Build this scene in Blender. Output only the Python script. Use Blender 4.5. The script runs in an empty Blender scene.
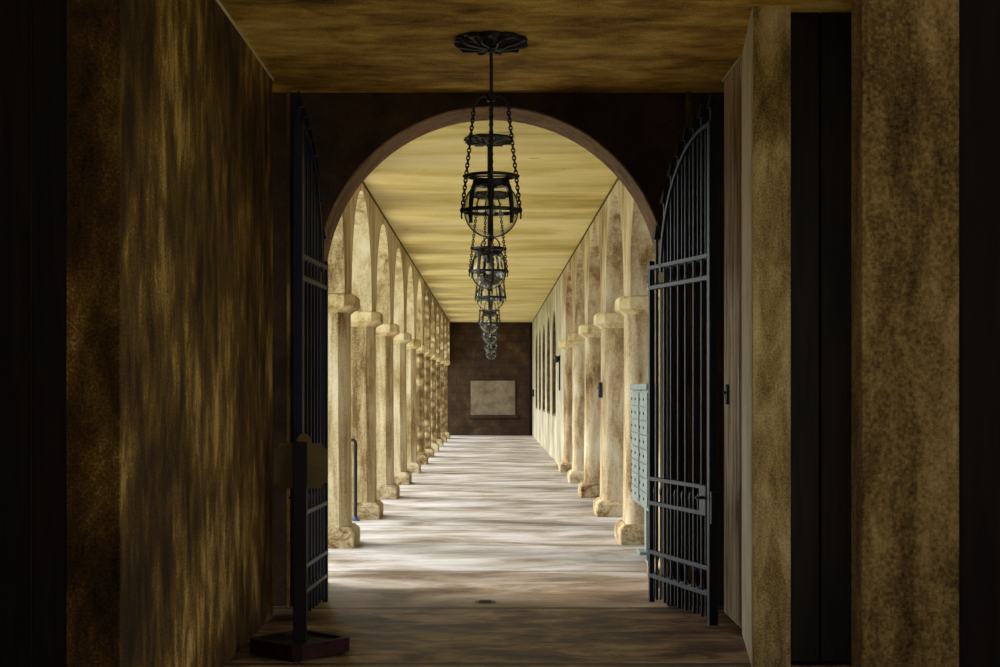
import bpy, bmesh, math, random
from mathutils import Vector, Matrix
random.seed(7)
PI = math.pi
SC = bpy.context.scene
COL = SC.collection

# ------------------------------------------------------------------ camera, sky, exposure
cam_d = bpy.data.cameras.new('camera')
cam_d.sensor_width = 36.0
cam_d.lens = 1500 / 1000 * 36.0
cam_d.shift_x = 0.008
cam_d.shift_y = 0.0565
cam_d.clip_end = 500
cam = bpy.data.objects.new('camera', cam_d)
cam.location = (0, 0, 1.6)
cam.rotation_euler = (PI / 2, 0, 0)
COL.objects.link(cam)
SC.camera = cam

SC.view_settings.view_transform = 'Standard'
SC.view_settings.look = 'None'
SC.view_settings.gamma = 1
SC.view_settings.use_curve_mapping = False
SC.view_settings.exposure = 0.0
SC.cycles.use_denoising = True
SC.cycles.max_bounces = 14
SC.cycles.diffuse_bounces = 8
SC.cycles.transparent_max_bounces = 24
SC.cycles.sample_clamp_indirect = 6.0

SKY_LEFT, SKY_RIGHT, SKY_BACK = 4.2, 2.0, 0.85
world = bpy.data.worlds.new('sky')
SC.world = world
world.use_nodes = True
nt = world.node_tree
nt.nodes.clear()
w_out = nt.nodes.new('ShaderNodeOutputWorld')
w_bg = nt.nodes.new('ShaderNodeBackground')
w_tc = nt.nodes.new('ShaderNodeTexCoord')
w_sep = nt.nodes.new('ShaderNodeSeparateXYZ')
nt.links.new(w_tc.outputs['Generated'], w_sep.inputs[0])


def w_range(sock, a, b, c, d):
    n = nt.nodes.new('ShaderNodeMapRange')
    n.interpolation_type = 'SMOOTHSTEP'
    nt.links.new(sock, n.inputs[0])
    for i, v in zip((1, 2, 3, 4), (a, b, c, d)):
        n.inputs[i].default_value = v
    return n.outputs[0]


side = w_range(w_sep.outputs[0], -0.5, 0.5, SKY_LEFT, SKY_RIGHT)   # the sun-side sky is brighter
back = w_range(w_sep.outputs[1], -0.95, -0.6, 1.0, 0.0)
mixb = nt.nodes.new('ShaderNodeMix')
mixb.data_type = 'FLOAT'
nt.links.new(back, mixb.inputs[0])
nt.links.new(side, mixb.inputs[2])
mixb.inputs[3].default_value = SKY_BACK
w_bg.inputs[0].default_value = (0.88, 0.95, 1.0, 1)
nt.links.new(mixb.outputs[0], w_bg.inputs[1])
nt.links.new(w_bg.outputs[0], w_out.inputs[0])

sun_d = bpy.data.lights.new('sun', 'SUN')
sun_d.energy = 3.0
sun_d.angle = math.radians(18)
sun_d.color = (1.0, 0.95, 0.85)
sun = bpy.data.objects.new('sun', sun_d)
sun.rotation_euler = Vector((0.74, -0.30, -0.60)).to_track_quat('-Z', 'Y').to_euler()
sun.location = (-10, 20, 12)
COL.objects.link(sun)


# ------------------------------------------------------------------ materials
def S(r, g, b):
    def f(c):
        c /= 255
        return c / 12.92 if c <= 0.04045 else ((c + 0.055) / 1.055) ** 2.4
    return (f(r), f(g), f(b), 1)


class NT:
    def __init__(self, name):
        self.m = bpy.data.materials.new(name)
        self.m.use_nodes = True
        self.t = self.m.node_tree
        self.t.nodes.clear()
        self.out = self.n('ShaderNodeOutputMaterial')
        self.bs = self.n('ShaderNodeBsdfPrincipled')
        self.l(self.bs.outputs[0], self.out.inputs[0])
        g = self.n('ShaderNodeNewGeometry')
        self.pos = g.outputs['Position']

    def n(self, t):
        return self.t.nodes.new(t)

    def l(self, a, b):
        self.t.links.new(a, b)

    def mapped(self, scale, loc=(0, 0, 0)):
        m = self.n('ShaderNodeMapping')
        m.inputs['Scale'].default_value = scale
        m.inputs['Location'].default_value = loc
        self.l(self.pos, m.inputs[0])
        return m.outputs[0]

    def noise(self, vec, scale, detail=6, rough=0.6, dist=0.0):
        n = self.n('ShaderNodeTexNoise')
        self.l(vec, n.inputs['Vector'])
        n.inputs['Scale'].default_value = scale
        n.inputs['Detail'].default_value = detail
        n.inputs['Roughness'].default_value = rough
        n.inputs['Distortion'].default_value = dist
        return n.outputs['Fac']

    def ramp(self, fac, stops):
        r = self.n('ShaderNodeValToRGB')
        e = r.color_ramp.elements
        while len(e) < len(stops):
            e.new(0.5)
        for el, (p, c) in zip(e, stops):
            el.position = p
            el.color = c
        self.l(fac, r.inputs[0])
        return r.outputs[0]

    def mix(self, fac, a, b, mode='MIX'):
        m = self.n('ShaderNodeMix')
        m.data_type = 'RGBA'
        m.blend_type = mode
        for sock, v in ((m.inputs[0], fac), (m.inputs[6], a), (m.inputs[7], b)):
            if hasattr(v, 'node'):
                self.l(v, sock)
            else:
                sock.default_value = v
        return m.outputs[2]

    def math(self, op, a, b=0.0, c=0.0):
        m = self.n('ShaderNodeMath')
        m.operation = op
        for i, v in enumerate((a, b, c)):
            if hasattr(v, 'node'):
                self.l(v, m.inputs[i])
            else:
                m.inputs[i].default_value = v
        return m.outputs[0]

    def bump(self, h, strength=0.4, dist=0.02):
        b = self.n('ShaderNodeBump')
        b.inputs['Strength'].default_value = strength
        b.inputs['Distance'].default_value = dist
        self.l(h, b.inputs['Height'])
        self.l(b.outputs[0], self.bs.inputs['Normal'])

    def finish(self, color, rough=0.85, metal=0.0, spec=0.3):
        if hasattr(color, 'node'):
            self.l(color, self.bs.inputs['Base Color'])
        else:
            self.bs.inputs['Base Color'].default_value = color
        self.bs.inputs['Roughness'].default_value = rough
        self.bs.inputs['Metallic'].default_value = metal
        self.bs.inputs['Specular IOR Level'].default_value = spec
        return self.m


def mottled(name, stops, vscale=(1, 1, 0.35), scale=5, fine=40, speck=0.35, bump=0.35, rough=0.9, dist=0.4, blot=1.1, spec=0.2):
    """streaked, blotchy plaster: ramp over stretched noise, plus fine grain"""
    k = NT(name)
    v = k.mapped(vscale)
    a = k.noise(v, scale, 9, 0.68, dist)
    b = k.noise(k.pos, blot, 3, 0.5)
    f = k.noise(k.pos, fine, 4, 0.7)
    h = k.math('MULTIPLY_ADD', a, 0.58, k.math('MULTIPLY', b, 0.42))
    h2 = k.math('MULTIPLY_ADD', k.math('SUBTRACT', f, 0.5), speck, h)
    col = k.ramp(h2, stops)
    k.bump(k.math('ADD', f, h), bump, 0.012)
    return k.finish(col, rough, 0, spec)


M = {}
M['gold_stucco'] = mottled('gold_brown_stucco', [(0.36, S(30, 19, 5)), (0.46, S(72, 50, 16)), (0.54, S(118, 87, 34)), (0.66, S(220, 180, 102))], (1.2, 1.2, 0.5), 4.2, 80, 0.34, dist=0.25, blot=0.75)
M['pier_stucco'] = mottled('brown_pier_stucco', [(0.35, S(56, 42, 20)), (0.46, S(116, 92, 50)), (0.55, S(162, 134, 82)), (0.68, S(206, 178, 124))], (1.8, 1.8, 0.5), 4.5, 85, 0.42, blot=0.8)
M['umber_stucco'] = mottled('umber_brown_stucco', [(0.36, S(30, 20, 8)), (0.47, S(62, 44, 16)), (0.56, S(92, 68, 28)), (0.66, S(140, 108, 54))], (1.3, 1.3, 0.6), 4, 70, 0.34)
M['gold_ceiling'] = mottled('gold_brown_ceiling', [(0.36, S(84, 58, 16)), (0.46, S(160, 120, 42)), (0.55, S(210, 168, 74)), (0.66, S(240, 210, 128))], (0.7, 1.2, 1), 3.4, 70, 0.34, dist=0.3, blot=0.8)
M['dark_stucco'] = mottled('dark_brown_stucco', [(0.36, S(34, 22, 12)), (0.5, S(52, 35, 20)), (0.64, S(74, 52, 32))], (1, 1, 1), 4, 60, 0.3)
M['lit_jamb_plaster'] = mottled('pale_lit_jamb_plaster', [(0.36, S(210, 190, 150)), (0.5, S(232, 216, 180)), (0.64, S(242, 232, 208))], (1, 1, 0.4), 4, 60, 0.2)  # pale plaster, with the lit look of the jamb put into its colour
M['soffit'] = mottled('brown_arch_soffit', [(0.34, S(88, 64, 44)), (0.5, S(132, 102, 74)), (0.64, S(160, 128, 98))], (1, 1, 1), 6, 60, 0.4)
M['plaster'] = mottled('cream_plaster', [(0.36, S(116, 92, 58)), (0.44, S(176, 154, 112)), (0.53, S(210, 196, 160)), (0.66, S(230, 222, 200))], (1.8, 1.8, 0.22), 3.8, 45, 0.22, 0.3)
M['plaster_right'] = mottled('weathered_tan_plaster', [(0.36, S(102, 76, 46)), (0.44, S(158, 132, 94)), (0.53, S(198, 180, 146)), (0.66, S(224, 216, 194))], (1.6, 1.6, 0.35), 3.8, 45, 0.22, 0.35)
M['cap_plaster'] = mottled('weathered_capital_plaster', [(0.35, S(128, 100, 60)), (0.44, S(190, 166, 116)), (0.53, S(220, 202, 158)), (0.68, S(236, 224, 190))], (1.2, 1.2, 0.8), 6, 45, 0.25, 0.4)
M['base_stone'] = mottled('weathered_base_stone', [(0.36, S(84, 62, 38)), (0.44, S(150, 124, 86)), (0.52, S(196, 178, 140)), (0.66, S(216, 202, 170))], (1, 1, 1.4), 6, 50, 0.3, 0.25)
M['white_wall'] = mottled('pale_painted_wall', [(0.34, S(128, 114, 82)), (0.46, S(172, 162, 134)), (0.6, S(204, 198, 178))], (1, 1.2, 0.22), 2.2, 45, 0.12, 0.2)

# rough rubble stone
k = NT('rough_rubble_stone')
vo = k.n('ShaderNodeTexVoronoi')
vo.feature = 'F1'
vo.inputs['Scale'].default_value = 4.5
k.l(k.mapped((1, 1, 1.5)), vo.inputs['Vector'])
nn = k.noise(k.pos, 14, 6, 0.7)
hh = k.math('MULTIPLY_ADD', vo.outputs['Distance'], -0.9, k.math('MULTIPLY_ADD', nn, 0.6, 0.45))
k.bump(hh, 0.8, 0.06)
M['rubble'] = k.finish(k.ramp(hh, [(0.1, S(122, 98, 66)), (0.35, S(168, 146, 106)), (0.55, S(204, 186, 146)), (0.75, S(226, 212, 180))]), 0.95)

# corridor ceiling: cross streaks of yellow and olive
k = NT('yellow_streaked_ceiling')
a = k.noise(k.mapped((0.22, 0.55, 1)), 1.9, 7, 0.58, 0.5)
b = k.noise(k.mapped((0.6, 1, 1)), 0.22, 2, 0.5)
g = k.noise(k.pos, 30, 4, 0.7)
h = k.math('MULTIPLY_ADD', k.math('SUBTRACT', g, 0.5), 0.12, k.math('MULTIPLY_ADD', a, 0.75, k.math('MULTIPLY', b, 0.25)))
c1 = k.ramp(h, [(0.32, S(166, 144, 70)), (0.43, S(202, 182, 108)), (0.53, S(224, 206, 144)), (0.68, S(238, 226, 178))])
gm = k.math('GREATER_THAN', k.noise(k.mapped((0.5, 1, 1)), 7, 1, 0.3), 0.77)
k.bump(g, 0.15, 0.01)
M['yellow_ceiling'] = k.finish(k.mix(k.math('MULTIPLY', gm, 0.6), c1, S(96, 80, 40)), 0.85)


def floor_mat(name, stops, joint_col, stain_col, stain_lo=0.55, rough=0.55, sc=1.0, jd=0.6, gate_brown=False):
    k = NT(name)
    sp = k.n('ShaderNodeSeparateXYZ')
    k.l(k.pos, sp.inputs[0])
    a = k.noise(k.mapped((0.55, 1.0, 1)), 1.5 * sc, 8, 0.65, 0.5)
    g = k.noise(k.pos, 35, 5, 0.7)
    h = k.math('MULTIPLY_ADD', k.math('SUBTRACT', g, 0.5), 0.16, a)
    col = k.ramp(h, stops)
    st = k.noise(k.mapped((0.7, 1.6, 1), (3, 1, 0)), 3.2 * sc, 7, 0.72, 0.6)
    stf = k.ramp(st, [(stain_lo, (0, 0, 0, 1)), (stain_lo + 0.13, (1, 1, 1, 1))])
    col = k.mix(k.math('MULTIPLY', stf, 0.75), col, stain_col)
    if gate_brown:                                     # browner towards the gate threshold, with a noise-broken edge
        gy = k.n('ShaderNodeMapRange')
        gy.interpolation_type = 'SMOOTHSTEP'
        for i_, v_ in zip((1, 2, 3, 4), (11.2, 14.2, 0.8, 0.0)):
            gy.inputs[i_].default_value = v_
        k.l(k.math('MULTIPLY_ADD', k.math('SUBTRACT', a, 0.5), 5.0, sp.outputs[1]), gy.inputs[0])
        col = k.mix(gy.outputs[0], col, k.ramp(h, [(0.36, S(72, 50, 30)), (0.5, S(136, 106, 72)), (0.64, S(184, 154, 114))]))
    # saw joints every bay, wobbling a little
    wob = k.math('MULTIPLY', k.math('SUBTRACT', k.noise(k.pos, 1.3, 3), 0.5), 0.06)
    ph = k.math('ADD', k.math('SUBTRACT', sp.outputs[1], 11.0), wob)
    fr = k.math('ABSOLUTE', k.math('SUBTRACT', k.math('FRACT', k.math('DIVIDE', k.math('ADD', ph, 1.12), 2.24)), 0.5))
    jl = k.math('LESS_THAN', fr, 0.016)
    col = k.mix(k.math('MULTIPLY', jl, jd), col, joint_col)
    k.bump(k.math('MULTIPLY_ADD', jl, -0.6, g), 0.25, 0.01)
    return k.finish(col, rough, 0, 0.35)


M['floor'] = floor_mat('pale_concrete_floor', [(0.36, S(108, 96, 80)), (0.46, S(152, 142, 130)), (0.56, S(182, 176, 172)), (0.7, S(206, 204, 204))], S(60, 46, 32), S(112, 92, 66), 0.57, gate_brown=True)
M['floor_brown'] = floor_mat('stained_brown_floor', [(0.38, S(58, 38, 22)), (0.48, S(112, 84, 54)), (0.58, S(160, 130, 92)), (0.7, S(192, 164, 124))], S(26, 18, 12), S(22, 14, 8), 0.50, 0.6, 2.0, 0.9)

k = NT('outside_paving_and_lawn')
sp = k.n('ShaderNodeSeparateXYZ')
k.l(k.pos, sp.inputs[0])
gx = k.math('GREATER_THAN', k.math('ABSOLUTE', sp.outputs[0]), 9.0)
M['outside'] = k.finish(k.mix(gx, S(206, 198, 176), S(120, 140, 62)), 0.95)

# end wall: dark ashlar blocks
k = NT('dark_ashlar_blocks')
br = k.n('ShaderNodeTexBrick')
mp = k.n('ShaderNodeMapping')
mp.inputs['Rotation'].default_value = (PI / 2, 0, 0)
k.l(k.pos, mp.inputs[0])
k.l(mp.outputs[0], br.inputs['Vector'])
br.inputs['Scale'].default_value = 1.0
br.inputs['Brick Width'].default_value = 0.62
br.inputs['Row Height'].default_value = 0.3
br.inputs['Mortar Size'].default_value = 0.012
br.inputs['Color1'].default_value = S(60, 44, 30)
br.inputs['Color2'].default_value = S(80, 60, 40)
br.inputs['Mortar'].default_value = S(34, 24, 16)
n1 = k.noise(k.pos, 2.5, 6, 0.7)
M['ashlar'] = k.finish(k.mix(0.65, br.outputs['Color'], k.ramp(n1, [(0.35, S(22, 14, 9)), (0.55, S(62, 44, 28)), (0.68, S(104, 78, 48))])), 0.9)
k.bump(n1, 0.4, 0.02)
M['brown_reveal'] = mottled('rough_brown_reveal', [(0.36, S(62, 48, 30)), (0.48, S(104, 84, 54)), (0.62, S(150, 128, 88))], (1, 1, 1), 9, 50, 0.5, 0.8)
M['grey_panel'] = mottled('grey_render_panel', [(0.35, S(88, 76, 62)), (0.5, S(124, 110, 92)), (0.65, S(150, 136, 116))], (1, 1, 1), 4, 40, 0.3)


def iron(name, c, rough, spec=0.5, metal=0.0):
    k = NT(name)
    f = k.noise(k.pos, 30, 4, 0.7)
    col = k.ramp(f, [(0.35, tuple(x * 0.7 for x in c[:3]) + (1,)), (0.65, c)])
    k.bump(f, 0.15, 0.004)
    return k.finish(col, rough, metal, spec)


M['gate_iron'] = iron('blue_black_painted_iron', S(19, 28, 46), 0.45, 0.25)
M['lamp_iron'] = iron('black_wrought_iron', S(26, 22, 20), 0.5, 0.4)
M['black_metal'] = iron('black_metal', S(20, 20, 22), 0.4, 0.4)
M['blue_plastic'] = iron('blue_plastic', S(40, 70, 110), 0.4)
M['mail_metal'] = iron('pale_grey_green_metal', S(138, 150, 142), 0.5, 0.4)
M['mail_dark'] = iron('dark_seam_metal', S(44, 50, 46), 0.6)
M['brass'] = iron('aged_brass', S(120, 96, 52), 0.4, 0.5, 0.8)


def wood(name, stops, vs=(6, 6, 0.5), rough=0.6):
    k = NT(name)
    a = k.noise(k.mapped(vs), 3.0, 8, 0.65, 0.6)
    k.bump(a, 0.25, 0.01)
    return k.finish(k.ramp(a, stops), rough, 0, 0.15)


M['dark_wood_and_shade'] = wood('dark_timber_and_shade', [(0.35, S(14, 9, 6)), (0.6, S(30, 20, 13))])  # real dark timber, and the painted shade of the recess panels
M['shadow_gap'] = mottled('dark_olive_shadow', [(0.36, S(60, 50, 26)), (0.6, S(96, 82, 44))], (1, 1, 1), 5, 40, 0.3)  # colour of the painted shadow line at the ceiling edge
M['door_wood'] = wood('weathered_brown_door_boards', [(0.36, S(118, 90, 54)), (0.48, S(200, 170, 122)), (0.62, S(232, 214, 184))], (5, 5, 0.4))
M['red_wood'] = wood('dark_red_timber', [(0.35, S(26, 10, 8)), (0.6, S(54, 22, 17))], (6, 6, 6))
M['post_wood'] = wood('black_stained_post', [(0.35, S(14, 12, 10)), (0.6, S(26, 22, 18))])
M['sign_tan'] = mottled('tan_painted_sign', [(0.35, S(84, 70, 40)), (0.65, S(112, 94, 56))], (1, 1, 1), 5, 40, 0.2)

# thin clear glass: mostly see-through, reflecting at grazing angles
k = NT('clear_globe_glass')
k.t.nodes.remove(k.bs)
tr = k.n('ShaderNodeBsdfTransparent')
tr.inputs[0].default_value = (0.95, 0.96, 0.95, 1)
gl = k.n('ShaderNodeBsdfGlossy')
gl.inputs['Roughness'].default_value = 0.03
lw = k.n('ShaderNodeLayerWeight')
lw.inputs['Blend'].default_value = 0.5
mx = k.n('ShaderNodeMixShader')
k.l(k.math('MULTIPLY_ADD', k.math('POWER', lw.outputs['Facing'], 3.0), 0.75, 0.05), mx.inputs[0])
k.l(tr.outputs[0], mx.inputs[1])
k.l(gl.outputs[0], mx.inputs[2])
k.l(mx.outputs[0], k.out.inputs[0])
M['glass'] = k.m
k = NT('obscured_window_glass')
M['window_glass'] = k.finish(S(120, 118, 96), 0.25, 0, 0.5)
k = NT('frosted_bulb_glass')
M['bulb'] = k.finish(S(226, 220, 205), 0.25, 0, 0.5)


# ------------------------------------------------------------------ mesh helpers
class MB:
    def __init__(self):
        self.b = bmesh.new()

    def box(self, x0, x1, y0, y1, z0, z1, bev=0.0, seg=2):
        r = bmesh.ops.create_cube(self.b, size=1.0)
        vs = r['verts']
        for v in vs:
            v.co = Vector(((x0 + x1) / 2 + v.co.x * (x1 - x0), (y0 + y1) / 2 + v.co.y * (y1 - y0), (z0 + z1) / 2 + v.co.z * (z1 - z0)))
        if bev:
            es = list({e for v in vs for e in v.link_edges})
            bmesh.ops.bevel(self.b, geom=es, offset=bev, segments=seg, affect='EDGES', profile=0.5)
        return self

    def tube(self, pts, r, n=10, closed=False, caps=True):
        pts = [Vector(p) for p in pts]
        N = len(pts)
        rs = r if isinstance(r, (list, tuple)) else [r] * N
        rings = []
        prev = None
        for i, p in enumerate(pts):
            if closed:
                t = pts[(i + 1) % N] - pts[i - 1]
            else:
                t = pts[min(i + 1, N - 1)] - pts[max(i - 1, 0)]
            t.normalize()
            if prev is None:
                a = Vector((0, 0, 1)) if abs(t.z) < 0.9 else Vector((1, 0, 0))
                u = t.cross(a).normalized()
            else:
                u = (prev - t * prev.dot(t)).normalized()
            prev = u
            w = t.cross(u)
            rings.append([self.b.verts.new(p + (u * math.cos(2 * PI * j / n) + w * math.sin(2 * PI * j / n)) * rs[i]) for j in range(n)])
        for i in range(N if closed else N - 1):
            A, B = rings[i], rings[(i + 1) % N]
            for j in range(n):
                self.b.faces.new((A[j], A[(j + 1) % n], B[(j + 1) % n], B[j]))
        if not closed and caps:
            self.b.faces.new(rings[0][::-1])
            self.b.faces.new(rings[-1])
        return self

    def ring(self, c, R, r, n=32, m=8, rx=None):
        c = Vector(c)
        return self.tube([c + Vector((R * math.cos(2 * PI * i / n), R * math.sin(2 * PI * i / n), 0)) for i in range(n)], r, m, True)

    def band(self, c, R, h, t, n=40):
        """flat hoop of height h and thickness t"""
        c = Vector(c)
        prof = [(R, -h / 2), (R + t, -h / 2), (R + t, h / 2), (R, h / 2)]
        return self.lathe(prof, n, c, closed=True)

    def lathe(self, prof, n=32, c=(0, 0, 0), closed=False):
        c = Vector(c)
        rings = []
        for i in range(n):
            a = 2 * PI * i / n
            rings.append([self.b.verts.new(c + Vector((r * math.cos(a), r * math.sin(a), z))) for r, z in prof])
        m = len(prof)
        for i in range(n):
            A, B = rings[i], rings[(i + 1) % n]
            for j in range(m if closed else m - 1):
                f = (A[j], B[j], B[(j + 1) % m], A[(j + 1) % m])
                self.b.faces.new(f)
        return self

    def prism(self, poly, axis, a, b):
        """extrude a 2-D polygon; axis names the extruded axis"""
        def P(u, v, w):
            return {'x': (w, u, v), 'y': (u, w, v), 'z': (u, v, w)}[axis]
        A = [self.b.verts.new(P(u, v, a)) for u, v in poly]
        B = [self.b.verts.new(P(u, v, b)) for u, v in poly]
        n = len(poly)
        self.b.faces.new(A)
        self.b.faces.new(B[::-1])
        for i in range(n):
            self.b.faces.new((A[i], B[i], B[(i + 1) % n], A[(i + 1) % n]))
        return self

    def loft(self, sections):
        rings = [[self.b.verts.new(p) for p in s] for s in sections]
        n = len(rings[0])
        for A, B in zip(rings, rings[1:]):
            for j in range(n):
                self.b.faces.new((A[j], A[(j + 1) % n], B[(j + 1) % n], B[j]))
        self.b.faces.new(rings[0][::-1])
        self.b.faces.new(rings[-1])
        return self

    def build(self, name, mat, parent=None, smooth=False, kind=None):
        bmesh.ops.remove_doubles(self.b, verts=self.b.verts, dist=1e-5)
        bmesh.ops.recalc_face_normals(self.b, faces=self.b.faces)
        me = bpy.data.meshes.new(name)
        self.b.to_mesh(me)
        self.b.free()
        if smooth:
            for p in me.polygons:
                p.use_smooth = True
            try:
                me.set_sharp_from_angle(angle=math.radians(40))
            except Exception:
                pass
        o = bpy.data.objects.new(name, me)
        me.materials.append(M[mat])
        COL.objects.link(o)
        if parent:
            o.parent = parent
        if kind:
            o['kind'] = kind
        return o


def tag(o, label, cat, group=None):
    o['label'] = label
    o['category'] = cat
    o['kind'] = 'thing'
    if group:
        o['group'] = group
    return o


def thing(name, label, cat, loc, rz=0.0, group=None):
    o = bpy.data.objects.new(name, None)
    o.empty_display_size = 0.1
    COL.objects.link(o)
    o.location = loc
    o.rotation_euler = (0, 0, rz)
    return tag(o, label, cat, group)


def dup(root, label, loc, rz=0.0, group=None):
    def cp(o, parent):
        c = o.copy()
        COL.objects.link(c)
        c.parent = parent
        for ch in o.children:
            cp(ch, c)
        return c
    kids = list(root.children)
    r = root.copy()
    COL.objects.link(r)
    r.location = loc
    r.rotation_euler = (0, 0, rz)
    r['label'] = label
    if group:
        r['group'] = group
    for ch in kids:
        cp(ch, r)
    return r


def struct(mb, name, mat, parent=None, smooth=False):
    return mb.build(name, mat, parent, smooth, 'structure')


# ------------------------------------------------------------------ key dimensions (metres; camera at the origin, y runs down the corridor)
CEIL = 3.99          # corridor ceiling
PCEIL = 3.80         # passage ceiling
WL, WR = -1.485, 1.425
TH = 0.5
BAY = 3.4
Y0, YE = 11.62, 52.9  # corridor start, end wall
LP, RP = 15.5, 15.85  # centre of the first pillar past the gate, left / right
SPRING = 2.575
ARW = 11.1           # near face of the gate arch wall

# ------------------------------------------------------------------ floors, ceilings, outside
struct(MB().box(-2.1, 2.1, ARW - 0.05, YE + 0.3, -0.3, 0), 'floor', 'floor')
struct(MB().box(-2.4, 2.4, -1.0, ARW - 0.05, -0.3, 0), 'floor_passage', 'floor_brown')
struct(MB().box(-2.1, 2.1, Y0, YE + 0.3, CEIL, CEIL + 0.3), 'ceiling', 'yellow_ceiling')
struct(MB().box(-2.4, 2.4, -1.0, ARW, PCEIL, PCEIL + 0.3), 'ceiling_passage', 'gold_ceiling')
struct(MB().box(-60, 60, -40, 110, -0.6, -0.3), 'ground_outside', 'outside')


struct(MB().box(4.5, 5.0, 10.5, 60, -0.3, 5.5), 'wall_sky_blocker', 'dark_stucco')  # unseen wall added to keep the right-hand sky off the arcade


# ------------------------------------------------------------------ arcade walls
def spandrel(mb, x0, x1, y0, y1, yc, hw, zs, rise, top, n=28):
    """wall over an arched opening, between y0 and y1, from the springing up"""
    arc = [(yc - hw * math.cos(PI * i / n), zs + rise * math.sin(PI * i / n)) for i in range(n + 1)]
    for (ya, za), (yb, zb) in zip(arc, arc[1:]):
        mb.prism([(ya, za), (yb, zb), (yb, top), (ya, top)], 'x', x0, x1)
    if y0 < yc - hw - 1e-4:
        mb.box(x0, x1, y0, yc - hw, zs, top)
    if y1 > yc + hw + 1e-4:
        mb.box(x0, x1, yc + hw, y1, zs, top)


PW = 0.76
HW = (BAY - PW) / 2


def arcade_bm(x0, x1, first, count, ya, ye):
    mb = MB()
    mb.box(x0, x1, ya, first - BAY / 2 - HW, SPRING, CEIL)
    for i in range(count):
        yc = first - BAY / 2 + BAY * i
        spandrel(mb, x0, x1, yc - HW, min(yc + HW + PW, ye), yc, HW, SPRING, HW - 0.02, CEIL)
    return mb


def drop_internal(mb):
    bmesh.ops.remove_doubles(mb.b, verts=mb.b.verts, dist=1e-4)
    mb.b.verts.index_update()
    seen = {}
    for f in mb.b.faces:
        seen.setdefault(frozenset(v.index for v in f.verts), []).append(f)
    kill = [f for fs in seen.values() if len(fs) > 1 for f in fs]
    bmesh.ops.delete(mb.b, geom=kill, context='FACES')
    return mb


struct(drop_internal(arcade_bm(WL - TH, WL, LP, 6, Y0, LP + BAY * 4.5 + 2)), 'wall_left', 'plaster')
mb = MB()
for i in range(6, 12):
    yc = LP - BAY / 2 + BAY * i
    spandrel(mb, WL - TH, WL, yc - HW, min(yc + HW + PW, YE), yc, HW, SPRING, HW - 0.02, CEIL)
struct(drop_internal(mb), 'wall_left_far', 'rubble')

# right side: five arches and pillars, then a solid wall with five tall windows
r_end = RP + 4 * BAY + PW / 2
mb = MB()
mb.box(WR, WR + TH, Y0, RP - BAY / 2 - HW, SPRING, CEIL) if RP - BAY / 2 - HW > Y0 else None
for i in range(5):
    yc = RP - BAY / 2 + BAY * i
    spandrel(mb, WR, WR + TH, yc - HW, yc + HW + PW, yc, HW, SPRING, HW - 0.02, CEIL)
struct(drop_internal(mb), 'wall_right', 'plaster_right')
mb = MB()
WX0, WX1 = WR, WR + TH
mb.box(WX0, WX1, r_end + 0.012, r_end + 2.64, 0, CEIL)
WIN = []
y = r_end + 2.64
SILL, WSP, WHW, WRISE = 1.0, 2.62, 1.05, 0.82
for j in range(5):
    yc = RP + 4 * BAY + BAY / 2 + BAY * (j + 1)
    y1 = min(yc + BAY / 2, YE) if j < 4 else YE
    mb.box(WX0, WX1, y, y1, 0, SILL)
    mb.box(WX0, WX1, y, yc - WHW, SILL, WSP)
    mb.box(WX0, WX1, yc + WHW, y1, SILL, WSP)
    spandrel(mb, WX0, WX1, y, y1, yc, WHW, WSP, WRISE, CEIL)
    WIN.append(yc)
    y = y1
struct(mb, 'wall_right_far', 'white_wall')
for j, yc in enumerate(WIN):
    xw = WR + 0.012
    fr = MB()
    n = 20
    outer = [(yc - WHW, SILL), (yc + WHW, SILL)] + [(yc + WHW * math.cos(PI * i / n), WSP + WRISE * math.sin(PI * i / n)) for i in range(n + 1)]
    t = 0.07
    for (a, b), (c, d) in zip(outer, outer[1:] + outer[:1]):
        va = Vector((a - yc, b - 2.2))
        vb = Vector((c - yc, d - 2.2))
        if (va - vb).length < 1e-4:
            continue
        ia = va * (1 - t / max(va.length, 0.1))
        ib = vb * (1 - t / max(vb.length, 0.1))
        fr.prism([(a, b), (c, d), (yc + ib.x, 2.2 + ib.y), (yc + ia.x, 2.2 + ia.y)], 'x', xw, xw + 0.36)
    for q in (-0.35, 0.35):
        fr.box(xw + 0.2, xw + 0.25, yc + q - 0.025, yc + q + 0.025, SILL + 0.05, WSP + 0.72)
    for zz in (1.55, 2.1, WSP):
        fr.box(xw + 0.2, xw + 0.25, yc - WHW + 0.05, yc + WHW - 0.05, zz - 0.02, zz + 0.02)
    w = struct(fr, 'window_%d' % (j + 1), 'brown_reveal')
    inner = [(yc + (a - yc) * 0.985, 2.2 + (b - 2.2) * 0.985) for a, b in outer]
    MB().prism(inner[:-1], 'x', xw + 0.221, xw + 0.229).build('window_pane', 'window_glass', w)

# end wall with its grey panel
struct(MB().box(-2.1, 2.1, YE, YE + 0.3, 0, CEIL), 'wall_end', 'ashlar')
p = thing('plaque', 'pale grey rendered rectangular panel low on the dark end wall', 'panel', (0.03, YE, 0))
MB().box(-0.78, 0.79, -0.05, -0.001, 0.72, 1.93, 0.012).build('panel_face', 'grey_panel', p)
MB().box(-0.88, 0.89, -0.09, -0.001, 0.60, 0.72, 0.015).build('panel_ledge', 'ashlar', p)
struct(MB().box(WR - 0.10, WR - 0.002, YE - 0.07, YE, 0, CEIL), 'trim_1', 'dark_wood_and_shade')
eb = thing('electrical_box', 'small black electrical box at the far end of the right wall', 'box', (WR, 50.6, 1.5))
MB().box(-0.06, 0.0, -0.1, 0.1, -0.12, 0.12, 0.01).build('box_body', 'black_metal', eb)
MB().box(-0.072, -0.06, -0.085, 0.085, -0.1, 0.1, 0.004).build('box_cover', 'black_metal', eb)


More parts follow.
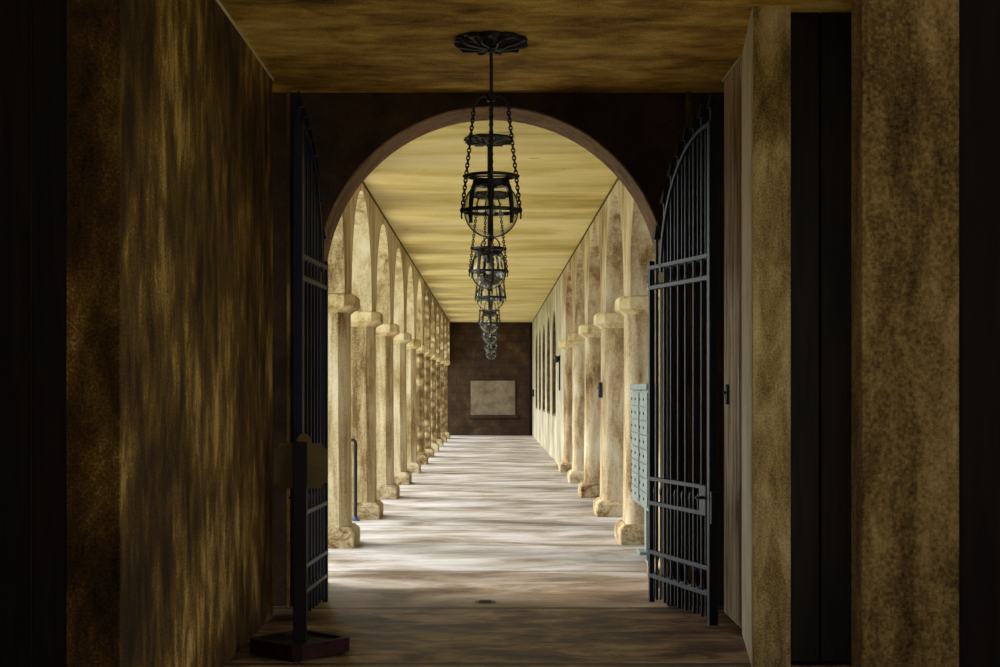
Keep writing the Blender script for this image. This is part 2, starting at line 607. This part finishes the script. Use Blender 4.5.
struct(MB().box(WL, WL + 0.014, Y0, YE, CEIL - 0.02, CEIL), 'shadow_strip_5', 'shadow_gap')  # dark strip standing in for the shadow gap under the ceiling, left
struct(MB().box(WR - 0.014, WR, Y0, YE, CEIL - 0.02, CEIL), 'shadow_strip_6', 'shadow_gap')  # same painted shadow gap along the right ceiling edge
struct(MB().box(-1.55, -1.54, 6.25, 10.6, PCEIL - 0.014, PCEIL), 'trim_7', 'lit_jamb_plaster')
struct(MB().box(1.63, 1.64, 9.84, 10.65, PCEIL - 0.014, PCEIL), 'trim_8', 'lit_jamb_plaster')


# ------------------------------------------------------------------ pillars
def rrect(hx, hy, r, n=5):
    pts = []
    for cx, cy, a0 in ((hx - r, hy - r, 0), (-hx + r, hy - r, PI / 2), (-hx + r, -hy + r, PI), (hx - r, -hy + r, 1.5 * PI)):
        for i in range(n + 1):
            a = a0 + PI / 2 * i / n
            pts.append((cx + r * math.cos(a), cy + r * math.sin(a)))
    return pts


def section(hx, hy, r, z, n=5):
    return [(x, y, z) for x, y in rrect(hx, hy, r, n)]


def make_pillar(label, loc, group, shaft_mat, cap_mat, base_mat, shaft_r, seg):
    t = thing('pillar', label, 'pillar', loc, 0, group)
    b = MB()
    b.loft([section(0.33, 0.36, 0.015, 0, 2), section(0.335, 0.362, 0.02, 0.10, 2), section(0.33, 0.358, 0.02, 0.155, 2), section(0.285, 0.315, 0.03, 0.20, 2), section(0.275, 0.305, 0.03, 0.205, 2)])
    b.build('base', base_mat, t)
    s = MB()
    s.loft([section(hx, hy, shaft_r, zz, seg) for hx, hy, zz in ((0.262, 0.295, 0.205), (0.258, 0.29, 0.26), (0.25, 0.285, 1.3), (0.246, 0.282, 2.39))])
    s.build('shaft', shaft_mat, t, seg > 2)
    c = MB()
    c.loft([section(0.25, 0.285, 0.1, 2.385, 1), section(0.28, 0.315, 0.1, 2.415, 1), section(0.325, 0.375, 0.1, 2.44, 1), section(0.335, 0.385, 0.1, 2.455, 1), section(0.335, 0.385, 0.1, 2.55, 1), section(0.32, 0.37, 0.1, 2.573, 1)])
    c.build('capital', cap_mat, t)
    return t


ORD = ['first', 'second', 'third', 'fourth', 'fifth', 'sixth', 'seventh']
xl, xr = WL - TH / 2 + 0.01, WR + TH / 2 - 0.02
GL = 'pillars of the left arcade'
GR = 'pillars of the right arcade'
pl = make_pillar('cream pillar of the left arcade standing behind the open left gate', (xl, LP - BAY + 0.02, 0), GL, 'plaster', 'cap_plaster', 'base_stone', 0.085, 1)
for i in range(5):
    lab = ['smooth cream pillar in the left arcade, nearest one past the gate edge',
           'smooth cream pillar with the black handrail before it, left arcade',
           'third smooth cream pillar past the gate in left arcade, tan base',
           'fourth smooth cream pillar past the gate in the left arcade, grey base',
           'fifth and last smooth pillar of left arcade, just before the rough ones'][i]
    dup(pl, lab, (xl, LP + BAY * i, 0), 0, GL)
pr2 = make_pillar('first rough rubble stone pillar in left arcade, just after the smooth ones', (xl, LP + BAY * 5, 0), GL, 'rubble', 'cap_plaster', 'base_stone', 0.085, 1)
for i in range(6, 11):
    lab = '%s rough rubble stone pillar in the left arcade, counting from the smooth ones' % ORD[i - 5] if i < 10 else 'rough stone pillar at the far end of left arcade beside dark wall'
    dup(pr2, lab, (xl, LP + BAY * i, 0), 0, GL)
pr = make_pillar('tan pillar of the right arcade hidden behind the open right gate', (xr, RP - BAY, 0), GR, 'plaster_right', 'cap_plaster', 'base_stone', 0.12, 6)
for i in range(5):
    lab = ['tan plaster pillar with pale mailboxes before it in the right arcade',
           'tan plaster pillar carrying a small black box, right arcade',
           'third tan plaster pillar past the right gate, pale base',
           'fourth tan plaster pillar past the right gate, dark stained base',
           'farthest pillar of right arcade, where the windowed wall begins'][i]
    dup(pr, lab, (xr, RP + BAY * i, 0), 0, GR)

# ------------------------------------------------------------------ the gate arch wall
AR_R, AR_Z = 1.302, 2.40
mb = MB()
n = 48
arc = [(AR_R * -math.cos(PI * i / n), AR_Z + AR_R * math.sin(PI * i / n)) for i in range(n + 1)]
for (xa, za), (xb, zb) in zip(arc, arc[1:]):
    mb.prism([(xa, za), (xb, zb), (xb, 4.2), (xa, 4.2)], 'y', ARW, Y0)
for sx in (-1, 1):
    x0, x1 = sorted((sx * AR_R, sx * 2.4))
    mb.box(x0, x1, ARW, Y0, 0, AR_Z)
    mb.box(x0, x1, ARW, Y0, AR_Z, 4.2)
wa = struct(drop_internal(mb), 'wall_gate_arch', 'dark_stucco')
# lining of the arch: lighter brown intrados
mb = MB()
R1, R0 = AR_R + 0.0, AR_R - 0.012
pts_o = [(-R1 * math.cos(PI * i / n), AR_Z + R1 * math.sin(PI * i / n)) for i in range(n + 1)]
pts_i = [(-R0 * math.cos(PI * i / n), AR_Z + R0 * math.sin(PI * i / n)) for i in range(n + 1)]
for i in range(n):
    mb.prism([pts_o[i], pts_o[i + 1], pts_i[i + 1], pts_i[i]], 'y', ARW - 0.004, Y0 + 0.004)
struct(drop_internal(mb), 'trim_2', 'soffit')

# ------------------------------------------------------------------ passage walls, piers, door, shade panels
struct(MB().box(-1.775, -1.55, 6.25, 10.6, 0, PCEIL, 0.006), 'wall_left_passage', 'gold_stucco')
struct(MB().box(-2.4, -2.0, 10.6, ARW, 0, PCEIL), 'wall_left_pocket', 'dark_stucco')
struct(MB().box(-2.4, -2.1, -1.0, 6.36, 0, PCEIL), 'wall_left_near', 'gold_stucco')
struct(MB().prism([(1.494, 8.62), (1.64, 9.84), (1.94, 9.84), (1.94, 9.4), (1.56, 8.62)], 'z', 0, PCEIL), 'wall_right_passage', 'lit_jamb_plaster')  # pale side face, whitened to carry the light falling on it
struct(MB().box(1.70, 1.94, 9.84, 10.65, 0, PCEIL), 'wall_right_reveal', 'lit_jamb_plaster')
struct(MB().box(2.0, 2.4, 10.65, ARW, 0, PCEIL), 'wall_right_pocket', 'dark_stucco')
mb = MB()                                        # side wall with a tall doorway to the open air
mb.box(2.3, 2.6, -1.0, 5.2, 0, PCEIL)
mb.box(2.3, 2.6, 8.1, 9.3, 0, PCEIL)
mb.box(2.3, 2.6, 5.2, 8.1, 3.3, PCEIL)
struct(mb, 'wall_right_near', 'gold_stucco')
struct(MB().prism([(1.496, 8.60), (1.56, 8.622), (1.90, 9.30), (2.3, 9.30), (2.3, 9.0), (1.712, 9.0), (1.712, 8.60)], 'z', 0, PCEIL), 'wall_right_pier', 'pier_stucco')
struct(MB().box(1.11, 1.404, 4.5, 4.64, 0, PCEIL, 0.008), 'wall_right_near_pier', 'pier_stucco')


def plank_panel(name, x0, x1, y0, y1, along, mat, z1=PCEIL, boards=5):
    """boarded leaf; along = 'x' or 'y' is the direction of its width"""
    mb = MB()
    for i in range(boards):
        if along == 'x':
            a, b = x0 + (x1 - x0) * i / boards, x0 + (x1 - x0) * (i + 1) / boards
            mb.box(a + 0.003, b - 0.003, y0, y1, 0.02, z1 - 0.005, 0.006, 1)
        else:
            a, b = y0 + (y1 - y0) * i / boards, y0 + (y1 - y0) * (i + 1) / boards
            mb.box(x0, x1, a + 0.003, b - 0.003, 0.02, z1 - 0.005, 0.006, 1)
    return struct(mb, name, mat)


d1 = plank_panel('door_1', 1.645, 1.70, 9.85, 10.64, 'y', 'door_wood', boards=6)
lt = MB()
lt.box(1.625, 1.645, 10.40, 10.46, 1.50, 1.64, 0.004)
lt.tube([(1.63, 10.43, 1.58), (1.61, 10.43, 1.58)], 0.012, 8)
lt.build('door_latch', 'black_metal', d1)
plank_panel('shade_panel_2', -2.095, -1.78, 6.30, 6.36, 'x', 'dark_wood_and_shade', boards=2)  # dark boards put in for the black shade of the left recess
plank_panel('shade_panel_3', 1.408, 2.29, 4.56, 4.62, 'x', 'dark_wood_and_shade', boards=4)  # dark boards standing in for the shade outside the near pier
plank_panel('shade_panel_4', 1.716, 2.29, 8.72, 8.78, 'x', 'dark_wood_and_shade', boards=3)  # dark boards filling the black opening, its shade given as colour
struct(MB().box(-1.512, -1.488, ARW - 0.05, ARW, 0, PCEIL), 'trim_3', 'umber_stucco')
struct(MB().box(1.43, 1.47, ARW - 0.04, ARW, 0, PCEIL), 'trim_4', 'umber_stucco')


# ------------------------------------------------------------------ iron gates
def spear(s, z):
    mb = MB()
    h = 0.125
    a = 0.030
    base = [(s - 0.012, -0.012), (s + 0.012, -0.012), (s + 0.012, 0.012), (s - 0.012, 0.012)]
    sec = []
    for hx, hy, dz in ((0.011, 0.011, 0), (0.011, 0.011, 0.012), (a, a, 0.018), (a * 0.8, a * 0.8, 0.04), (0.012, 0.012, 0.10), (0.002, 0.002, h)):
        sec.append([(s - hx, -hy, z + dz), (s + hx, -hy, z + dz), (s + hx, hy, z + dz), (s - hx, hy, z + dz)])
    return mb.loft(sec)


def make_gate(label, loc, rz):
    g = thing('iron_gate', label, 'gate', loc, rz, 'iron gate leaves folded open')
    L = 1.165
    RR, ZC = 0.93, 2.462

    def arcz(s):
        d = L - s
        return ZC + math.sqrt(max(RR * RR - d * d, 0.0)) if d < RR else 2.52
    # stiles
    MB().box(0.0, 0.034, -0.02, 0.02, 0.02, 2.56, 0.004, 1).build('hinge_stile', 'gate_iron', g)
    MB().box(L - 0.05, L - 0.0, -0.032, 0.032, 0.015, arcz(L) + 0.02, 0.005, 1).build('meeting_stile', 'gate_iron', g)
    for z in (0.35, 2.43):
        MB().box(-0.055, 0.0, -0.012, 0.012, z - 0.03, z + 0.03, 0.004, 1).tube([(-0.02, 0, z - 0.07), (-0.02, 0, z + 0.07)], 0.014, 10).build('hinge', 'gate_iron', g)
    # straight rails
    for z in (2.51, 2.36, 0.94, 0.76, 0.395, 0.22):
        MB().box(0.0, L - 0.07, -0.02, 0.02, z - 0.015, z + 0.015, 0.003, 1).build('rail', 'gate_iron', g)
    # arched top rail
    mb = MB()
    a0 = math.acos(min(1, (L - 0.0) / RR)) if L < RR else 0.0
    nseg = 24
    prev = None
    for i in range(nseg + 1):
        a = PI / 2 * i / nseg
        s, z = L - 0.04 - (RR - 0.04) * math.cos(a), ZC + RR * math.sin(a)
        nx, nz = -math.cos(a), math.sin(a)
        cur = [(s - nx * 0.014, -0.02, z - nz * 0.014), (s + nx * 0.014, -0.02, z + nz * 0.014), (s + nx * 0.014, 0.02, z + nz * 0.014), (s - nx * 0.014, 0.02, z - nz * 0.014)]
        if prev is None:
            secs = [cur]
        else:
            secs.append(cur)
        prev = cur
    mb.loft(secs)
    mb.build('arched_top_rail', 'gate_iron', g)
    # main bars with spearheads
    us = [0.105, 0.24, 0.355, 0.47, 0.585, 0.71, 0.83]
    tips = [2.82, 3.07, 3.25, 3.37, 3.46, 3.52, 3.57]
    hb = 0.0095
    for u, tz in zip(us, tips):
        s = u * L
        b = MB().box(s - hb, s + hb, -hb, hb, 0.05, tz - 0.12, 0.002, 1).build('bar', 'gate_iron', g)
        spear(s, tz - 0.125).build('spearhead', 'gate_iron', b)
    MB().box(L - 0.052, L - 0.022, -0.012, 0.012, arcz(L), 3.49, 0.002, 1).build('finial_stem', 'gate_iron', g)
    spear(L - 0.037, 3.485).build('spearhead', 'gate_iron', g)
    mids = [(a + b) / 2 for a, b in zip([0.03] + us, us + [0.935])]
    for u in mids:
        s = u * L
        top = arcz(s) - 0.005 if L - s < RR - 0.06 else 2.5
        MB().box(s - 0.0065, s + 0.0065, -0.0065, 0.0065, 2.515, max(top, 2.56), 0.0015, 1).build('bar', 'gate_iron', g) if top > 2.56 else None
    # short dog bars between the tall ones
    for u in mids:
        s = u * L
        mb = MB().box(s - 0.006, s + 0.006, -0.006, 0.006, 0.385, 0.83, 0.0015, 1)
        mb.box(s - 0.006, s + 0.006, -0.006, 0.006, 0.06, 0.23, 0.0015, 1)
        mb.loft([[(s - w, -w, z), (s + w, -w, z), (s + w, w, z), (s - w, w, z)] for w, z in ((0.006, 0.829), (0.009, 0.845), (0.0065, 0.87), (0.001, 0.89))])
        mb.build('dog_bar', 'gate_iron', g)
    # two bands of oval rings
    edges = [0.03] + us[:] + [0.935]
    for zc, hh in ((2.435, 0.06), (0.3075, 0.073)):
        for a, b in zip(edges, edges[1:]):
            s = (a + b) / 2 * L
            w = (b - a) * L / 2 - 0.012
            MB().tube([(s + w * math.cos(2 * PI * i / 24), 0, zc + hh * math.sin(2 * PI * i / 24)) for i in range(24)], 0.0065, 8, True).build('ring', 'gate_iron', g)
    lk = MB().box(L - 0.19, L - 0.07, -0.03, 0.03, 0.745, 0.955, 0.006, 1).build('lock_box', 'gate_iron', g)
    MB().tube([(L - 0.115, -0.03, 0.87), (L - 0.115, -0.06, 0.87)], 0.012, 10).ring((L - 0.115, -0.06, 0.87), 0.02, 0.008, 16, 6).build('knob', 'gate_iron', lk)
    MB().box(L, L + 0.028, -0.03, 0.03, 0.70, 0.92, 0.004, 1).build('strike_plate', 'gate_iron', g)
    return g


hr = Vector((1.185, 11.2)), Vector((1.49, 10.08))
d = hr[1] - hr[0]
make_gate('blue-black iron gate leaf open at the right, before the boarded door', (hr[0].x, hr[0].y, 0), math.atan2(d.y, d.x))
hl = Vector((-1.243, 11.2)), Vector((-1.30, 10.04))
d = hl[1] - hl[0]
make_gate('blue-black iron gate leaf open at the left, behind the sign stand', (hl[0].x, hl[0].y, 0), math.atan2(d.y, d.x))


# ------------------------------------------------------------------ lanterns (local origin on the ceiling)
def chain_mb(p0, p1, pitch=0.0235):
    p0, p1 = Vector(p0), Vector(p1)
    d = p1 - p0
    n = int(d.length / pitch)
    t = d.normalized()
    u = t.cross(Vector((0.3, 1, 0.1))).normalized()
    w = t.cross(u)
    mb = MB()
    for i in range(n):
        c = p0 + d * ((i + 0.5) / n)
        a, b = (u, w) if i % 2 else (w, u)
        pts = []
        for j in range(10):
            q = 2 * PI * j / 10
            pts.append(c + t * (0.017 * math.cos(q)) + a * (0.0105 * math.sin(q)))
        mb.tube(pts, 0.0046, 5, True)
    return mb


def rosette_mb():
    mb = MB()
    nr, na = 12, 96
    grid = []
    for i in range(nr + 1):
        row = []
        fr_ = i / nr
        for j in range(na):
            a = 2 * PI * j / na
            lobe = abs(math.sin(5 * a))
            R = 0.205 + 0.032 * lobe ** 0.6
            r = 0.02 + (R - 0.02) * fr_
            rel = 0.018 * math.sin(fr_ * PI * 2.2) * (0.5 + 0.5 * math.cos(10 * a)) + 0.012 * math.sin(fr_ * 9 + 3 * math.cos(5 * a))
            z = -0.034 - rel - 0.016 * math.exp(-((fr_ - 0.25) / 0.15) ** 2) + 0.012 * fr_ ** 4
            row.append(mb.b.verts.new((r * math.cos(a), r * math.sin(a), z)))
        grid.append(row)
    top = [mb.b.verts.new((v.co.x * 0.96, v.co.y * 0.96, -0.001)) for v in grid[-1]]
    grid.append(top)
    for A, B in zip(grid, grid[1:]):
        for j in range(na):
            mb.b.faces.new((A[j], A[(j + 1) % na], B[(j + 1) % na], B[j]))
    mb.b.faces.new(top)
    mb.b.faces.new(grid[0][::-1])
    # raised acanthus ribs
    for j in range(10):
        a = 2 * PI * j / 10
        mb.tube([(r * math.cos(a + tw), r * math.sin(a + tw), z) for r, z, tw in ((0.03, -0.06, 0), (0.09, -0.066, 0.10), (0.15, -0.058, -0.06), (0.21, -0.05, 0.04), (0.232, -0.034, 0.10))], [0.010, 0.009, 0.009, 0.011, 0.006], 6)
    return mb


def make_lantern(label, x, y, ceil, group, rz=0.0):
    t = thing('hanging_lantern', label, 'lantern', (x, y, ceil), rz, group)
    o = 1.6 - ceil                       # lantern heights are the same above the floor under both ceilings

    def z(h):
        return h + o
    rosette_mb().build('ceiling_rose', 'lamp_iron', t, True)
    rd = MB().tube([(0, 0, -0.05), (0, 0, z(1.30))], 0.011, 12)
    rd.lathe([(0.0, z(1.80)), (0.026, z(1.81)), (0.03, z(1.83)), (0.02, z(1.85)), (0.0, z(1.86))], 16)
    rd.lathe([(0.0, -0.09), (0.02, -0.085), (0.026, -0.06), (0.026, -0.045), (0.0, -0.045)], 16)
    rd.build('rod', 'lamp_iron', t, True)
    for q in range(4):
        a = PI / 2 * q
        ca, sa = math.cos(a), math.sin(a)
        MB().tube([(r * ca, r * sa, z(h)) for r, h in ((0.012, 1.83), (0.045, 1.845), (0.075, 1.83), (0.098, 1.80), (0.107, 1.775), (0.115, 1.76), (0.125, 1.765))], [0.009, 0.009, 0.008, 0.008, 0.008, 0.007, 0.006], 8).build('hook_arm', 'lamp_iron', t, True)
        chain_mb((0.107 * ca, 0.107 * sa, z(1.77)), (0.183 * ca, 0.183 * sa, z(1.115))).build('chain', 'lamp_iron', t, True)
    # upper gallery ring with knobs
    g = MB().band((0, 0, z(1.34)), 0.145, 0.02, 0.008, 40)
    for q in range(4):
        a = PI / 2 * q
        g.tube([(0.012 * math.cos(a), 0.012 * math.sin(a), z(1.34)), (0.15 * math.cos(a), 0.15 * math.sin(a), z(1.34))], 0.006, 6)
        g.lathe([(0, -0.014), (0.012, -0.008), (0.014, 0), (0.012, 0.008), (0, 0.014)], 10, (0.165 * math.cos(a), 0.165 * math.sin(a), z(1.34)))
        a2 = a + PI / 4
        # scroll brackets down to the neck
        g.tube([(r * math.cos(a2), r * math.sin(a2), z(h)) for r, h in ((0.149, 1.335), (0.152, 1.315), (0.138, 1.30), (0.118, 1.295), (0.105, 1.285))], 0.007, 6)
    g.build('gallery_ring', 'lamp_iron', t, True)
    nk = MB().lathe([(0.0, z(1.325)), (0.06, z(1.322)), (0.112, z(1.315)), (0.118, z(1.305)), (0.112, z(1.29)), (0.104, z(1.278)), (0.1, z(1.28)), (0.1, z(1.295)), (0.0, z(1.30))], 36)
    nk.build('neck_collar', 'lamp_iron', t, True)
    gz, gr = z(1.122), 0.163

    def gprof(u):
        # u from -1 (bottom pole) through 0 (equator) to 1 (neck): round below, broad-shouldered above
        if u <= 0:
            b_ = u * PI / 2
            return gr * math.cos(b_), gr * math.sin(b_)
        b_ = u * math.radians(72)
        return gr * math.cos(b_) ** (2 / 2.5), 0.168 * math.sin(b_) ** (2 / 2.5)
    MB().lathe([(max(r_, 0.0), gz + h_) for r_, h_ in (gprof(-1 + 2 * i / 30) for i in range(31))], 40).build('glass_globe', 'glass', t, True)
    # equator band with lugs
    bd = MB().band((0, 0, gz), 0.168, 0.024, 0.009, 44)
    for q in range(4):
        a = PI / 2 * q
        bd.tube([(0.172 * math.cos(a), 0.172 * math.sin(a), gz), (0.19 * math.cos(a), 0.19 * math.sin(a), gz + 0.005)], 0.009, 8)
        bd.tube([(0.184 * math.cos(a), 0.184 * math.sin(a), gz - 0.006), (0.187 * math.cos(a), 0.187 * math.sin(a), gz - 0.03), (0.183 * math.cos(a), 0.183 * math.sin(a), gz - 0.05)], 0.006, 6)
    bd.build('equator_band', 'lamp_iron', t, True)
    # meridian straps down to the bottom pole, and four cage bars from the gallery to the band
    for q in range(4):
        a = PI / 2 * q + PI / 2
        ca, sa = math.cos(a), math.sin(a)
        secs = []
        for i in range(25):
            r_, h_ = gprof(1 - 2 * i / 24)
            wd = 0.013 if i < 22 else 0.008
            secs.append([((r_ + dr) * ca - dw * sa, (r_ + dr) * sa + dw * ca, gz + h_ * (1 + dr * 3)) for dr, dw in ((0.001, -wd), (0.008, -wd), (0.008, wd), (0.001, wd))])
        MB().loft(secs).build('strap', 'lamp_iron', t)
        a += PI / 4
        ca, sa = math.cos(a), math.sin(a)
        secs = []
        for r_, h_ in ((0.113, 1.315), (0.135, 1.295), (0.155, 1.26), (0.168, 1.215), (0.176, 1.16), (0.178, 1.122), (0.178, 1.062)):
            secs.append([((r_ + dr) * ca - dw * sa, (r_ + dr) * sa + dw * ca, z(h_)) for dr, dw in ((0.0, -0.012), (0.009, -0.012), (0.009, 0.012), (0.0, 0.012))])
        MB().loft(secs).build('cage_bar', 'lamp_iron', t)
    MB().lathe([(0.0, gz - gr - 0.03), (0.008, gz - gr - 0.024), (0.012, gz - gr - 0.012), (0.018, gz - gr - 0.004), (0.018, gz - gr + 0.004), (0, gz - gr + 0.004)], 14).build('bottom_finial', 'lamp_iron', t, True)
    sk = MB().tube([(0, 0, z(1.28)), (0, 0, z(1.20))], 0.02, 14)
    sk.build('socket', 'lamp_iron', t, True)
    MB().lathe([(0.013, z(1.20)), (0.016, z(1.185)), (0.028, z(1.155)), (0.031, z(1.13)), (0.022, z(1.105)), (0.0, z(1.097))], 16).build('bulb', 'bulb', t, True)
    return t


GLN = 'row of hanging globe lanterns'
make_lantern('nearest and largest black iron globe lantern, hung from the gold passage ceiling', -0.005, 9.4, PCEIL, GLN)
l2 = make_lantern('second globe lantern from the front, first under the yellow corridor ceiling', (488.5 - 492) * 14.2 / 1500, 14.2, CEIL, GLN, math.radians(14))
for px, yy, lab, r in ((490.5, 18.2, 'third globe lantern from the front, hung from the corridor ceiling', -6),
                       (489.5, 25.3, 'fourth globe lantern from the front, at the corridor ceiling line', 4),
                       (490.0, 31.2, 'fifth globe lantern from the front, against the dark end wall', 10),
                       (490.7, 39.1, 'sixth globe lantern, last but one before the dark end wall', -8),
                       (491.2, 47.4, 'farthest and smallest globe lantern, lowest in view before the end wall', 0)):
    dup(l2, lab, ((px - 492) * yy / 1500, yy, CEIL), math.radians(r), GLN)

# ------------------------------------------------------------------ sign stand
ss = thing('sign_stand', 'dark wooden sign stand with notched tan sign before left gate', 'sign stand', (-1.164, 9.1, 0), math.radians(4))
b = MB()
poly = []
hd = 0.30
for q in range(4):
    a = -PI / 2 + PI / 2 * q
    for da in (-0.10, 0.10):
        poly.append((hd * math.cos(a + da), hd * math.sin(a + da)))
inner = [(x * 0.82, y * 0.82) for x, y in poly]
for i in range(8):
    j = (i + 1) % 8
    b.loft([[(poly[i][0], poly[i][1], zz), (poly[j][0], poly[j][1], zz), (inner[j][0], inner[j][1], zz), (inner[i][0], inner[i][1], zz)] for zz in (0.015, 0.1)])
b.build('base_rim', 'red_wood', ss)
MB().prism([(x * 0.83, y * 0.83) for x, y in poly], 'z', 0.025, 0.082).build('base_board', 'dark_wood_and_shade', ss)
for q in range(4):
    a = -PI / 2 + PI / 2 * q
    MB().box(0.24 * math.cos(a) - 0.02, 0.24 * math.cos(a) + 0.02, 0.24 * math.sin(a) - 0.02, 0.24 * math.sin(a) + 0.02, 0, 0.03).build('foot', 'dark_wood_and_shade', ss)
MB().box(-0.04, 0.04, -0.04, 0.04, 0.06, 1.285, 0.006).build('post', 'post_wood', ss)
nt_ = 0.035
hw_, z0_, z1_ = 0.163, 1.0, 1.275
poly = []
for cx, cz, a0 in ((hw_, z1_, 1.5 * PI), (-hw_, z1_, 0.0), (-hw_, z0_, PI / 2), (hw_, z0_, PI)):
    pts = [(cx + nt_ * math.cos(a0 - PI / 2 * i / 5), cz + nt_ * math.sin(a0 - PI / 2 * i / 5)) for i in range(6)]
    poly += pts
sg = MB().prism(poly, 'y', 0.042, 0.062).build('sign_board', 'sign_tan', ss)
MB().prism([(0.02 + 0.045 * math.cos(PI * i / 12), 1.275 + 0.06 * math.sin(PI * i / 12)) for i in range(13)], 'y', 0.042, 0.062).build('sign_crest', 'sign_tan', sg)


# ------------------------------------------------------------------ mailboxes (front faces the corridor, -x)
def make_mailbox(label, y):
    t = thing('mailbox_unit', label, 'mailbox', (1.43, y, 0), 0, 'cluster mailboxes')
    x0, x1, h = -0.02, 0.36, 0.37
    MB().box(x0, x1, -h, h, 0.50, 1.60, 0.008).build('cabinet', 'mail_metal', t)
    MB().box(x0 - 0.025, x1 + 0.02, -h - 0.012, h + 0.012, 1.60, 1.66, 0.012).build('cap', 'mail_metal', t)
    MB().box(0.07, 0.25, -0.09, 0.09, 0.03, 0.50).build('pedestal', 'mail_metal', t)
    MB().box(0.0, 0.32, -0.16, 0.16, 0.0, 0.03, 0.006).build('foot_plate', 'mail_metal', t)
    rows = 8
    for c in range(2):
        for r in range(rows):
            za, zb = 0.535 + r * 0.131, 0.535 + (r + 1) * 0.131 - 0.008
            ya, yb = (-h + 0.03, -0.012) if c == 0 else (0.012, h - 0.03)
            dd = MB().box(x0 - 0.012, x0, ya, yb, za, zb, 0.003, 1).build('compartment_door', 'mail_metal', t)
            MB().tube([(x0 - 0.012, yb - 0.05, (za + zb) / 2), (x0 - 0.02, yb - 0.05, (za + zb) / 2)], 0.013, 10).build('lock', 'mail_dark', dd)
    return t


mbx = make_mailbox('pale grey cluster mailbox beside the first right pillar, farther of two', 14.68)
dup(mbx, 'pale grey cluster mailbox beside the right gate edge, nearer of two', (1.43, 13.88, 0), 0, 'cluster mailboxes')

# ------------------------------------------------------------------ small fittings
hrail = thing('handrail', 'thin black handrail post with blue foot beside second left pillar', 'handrail', (-1.672, 18.36, 0))
MB().tube([(0, 0, 0.03), (0, 0, 0.96), (-0.02, 0, 0.985), (-0.06, 0, 0.99), (-0.16, 0, 0.93)], 0.022, 12).build('rail_tube', 'black_metal', hrail, True)
MB().lathe([(0, 0), (0.055, 0), (0.055, 0.015), (0.03, 0.03), (0.024, 0.06), (0, 0.06)], 20).build('foot_flange', 'blue_plastic', hrail, True)

pb = thing('switch_box', 'small black box fixed to the second tan pillar on the right', 'box', (1.395, RP + BAY - 0.12, 1.6))
MB().box(-0.035, 0.002, -0.06, 0.06, -0.10, 0.10, 0.006).build('box_body', 'black_metal', pb)
MB().box(-0.042, -0.035, -0.05, 0.05, -0.085, 0.085, 0.003).build('box_cover', 'black_metal', pb)
MB().tube([(-0.042, 0, 0.03), (-0.05, 0, 0.03)], 0.014, 12).build('button', 'black_metal', pb)

wl = thing('wall_lamp', 'small round black wall lamp with conduit beyond the right pillars', 'lamp', (WR, 31.3, 2.27))
MB().tube([(-0.001, 0, 0), (-0.03, 0, 0)], 0.06, 18).build('back_plate', 'black_metal', wl, True)
MB().lathe([(0.0, -0.09), (0.03, -0.08), (0.05, -0.04), (0.055, 0.0), (0.045, 0.04), (0.0, 0.055)], 20, (-0.075, 0, -0.01)).build('lamp_head', 'black_metal', wl, True)
MB().tube([(-0.018, 0, -0.06), (-0.018, 0, -0.68)], 0.017, 8).build('conduit', 'black_metal', wl, True)

fd = thing('floor_drain', 'small dark round drain in the floor under the arch', 'drain', (-0.05, 11.32, 0))
MB().lathe([(0.0, 0.004), (0.062, 0.004), (0.075, 0.006), (0.082, 0.003), (0.082, 0.0), (0, 0)], 28).build('grate', 'black_metal', fd, True)
s = MB()
for q in range(5):
    yy = -0.04 + q * 0.02
    s.box(-0.045, 0.045, yy - 0.004, yy + 0.004, 0.004, 0.007)
s.build('grate_bars', 'mail_dark', fd)
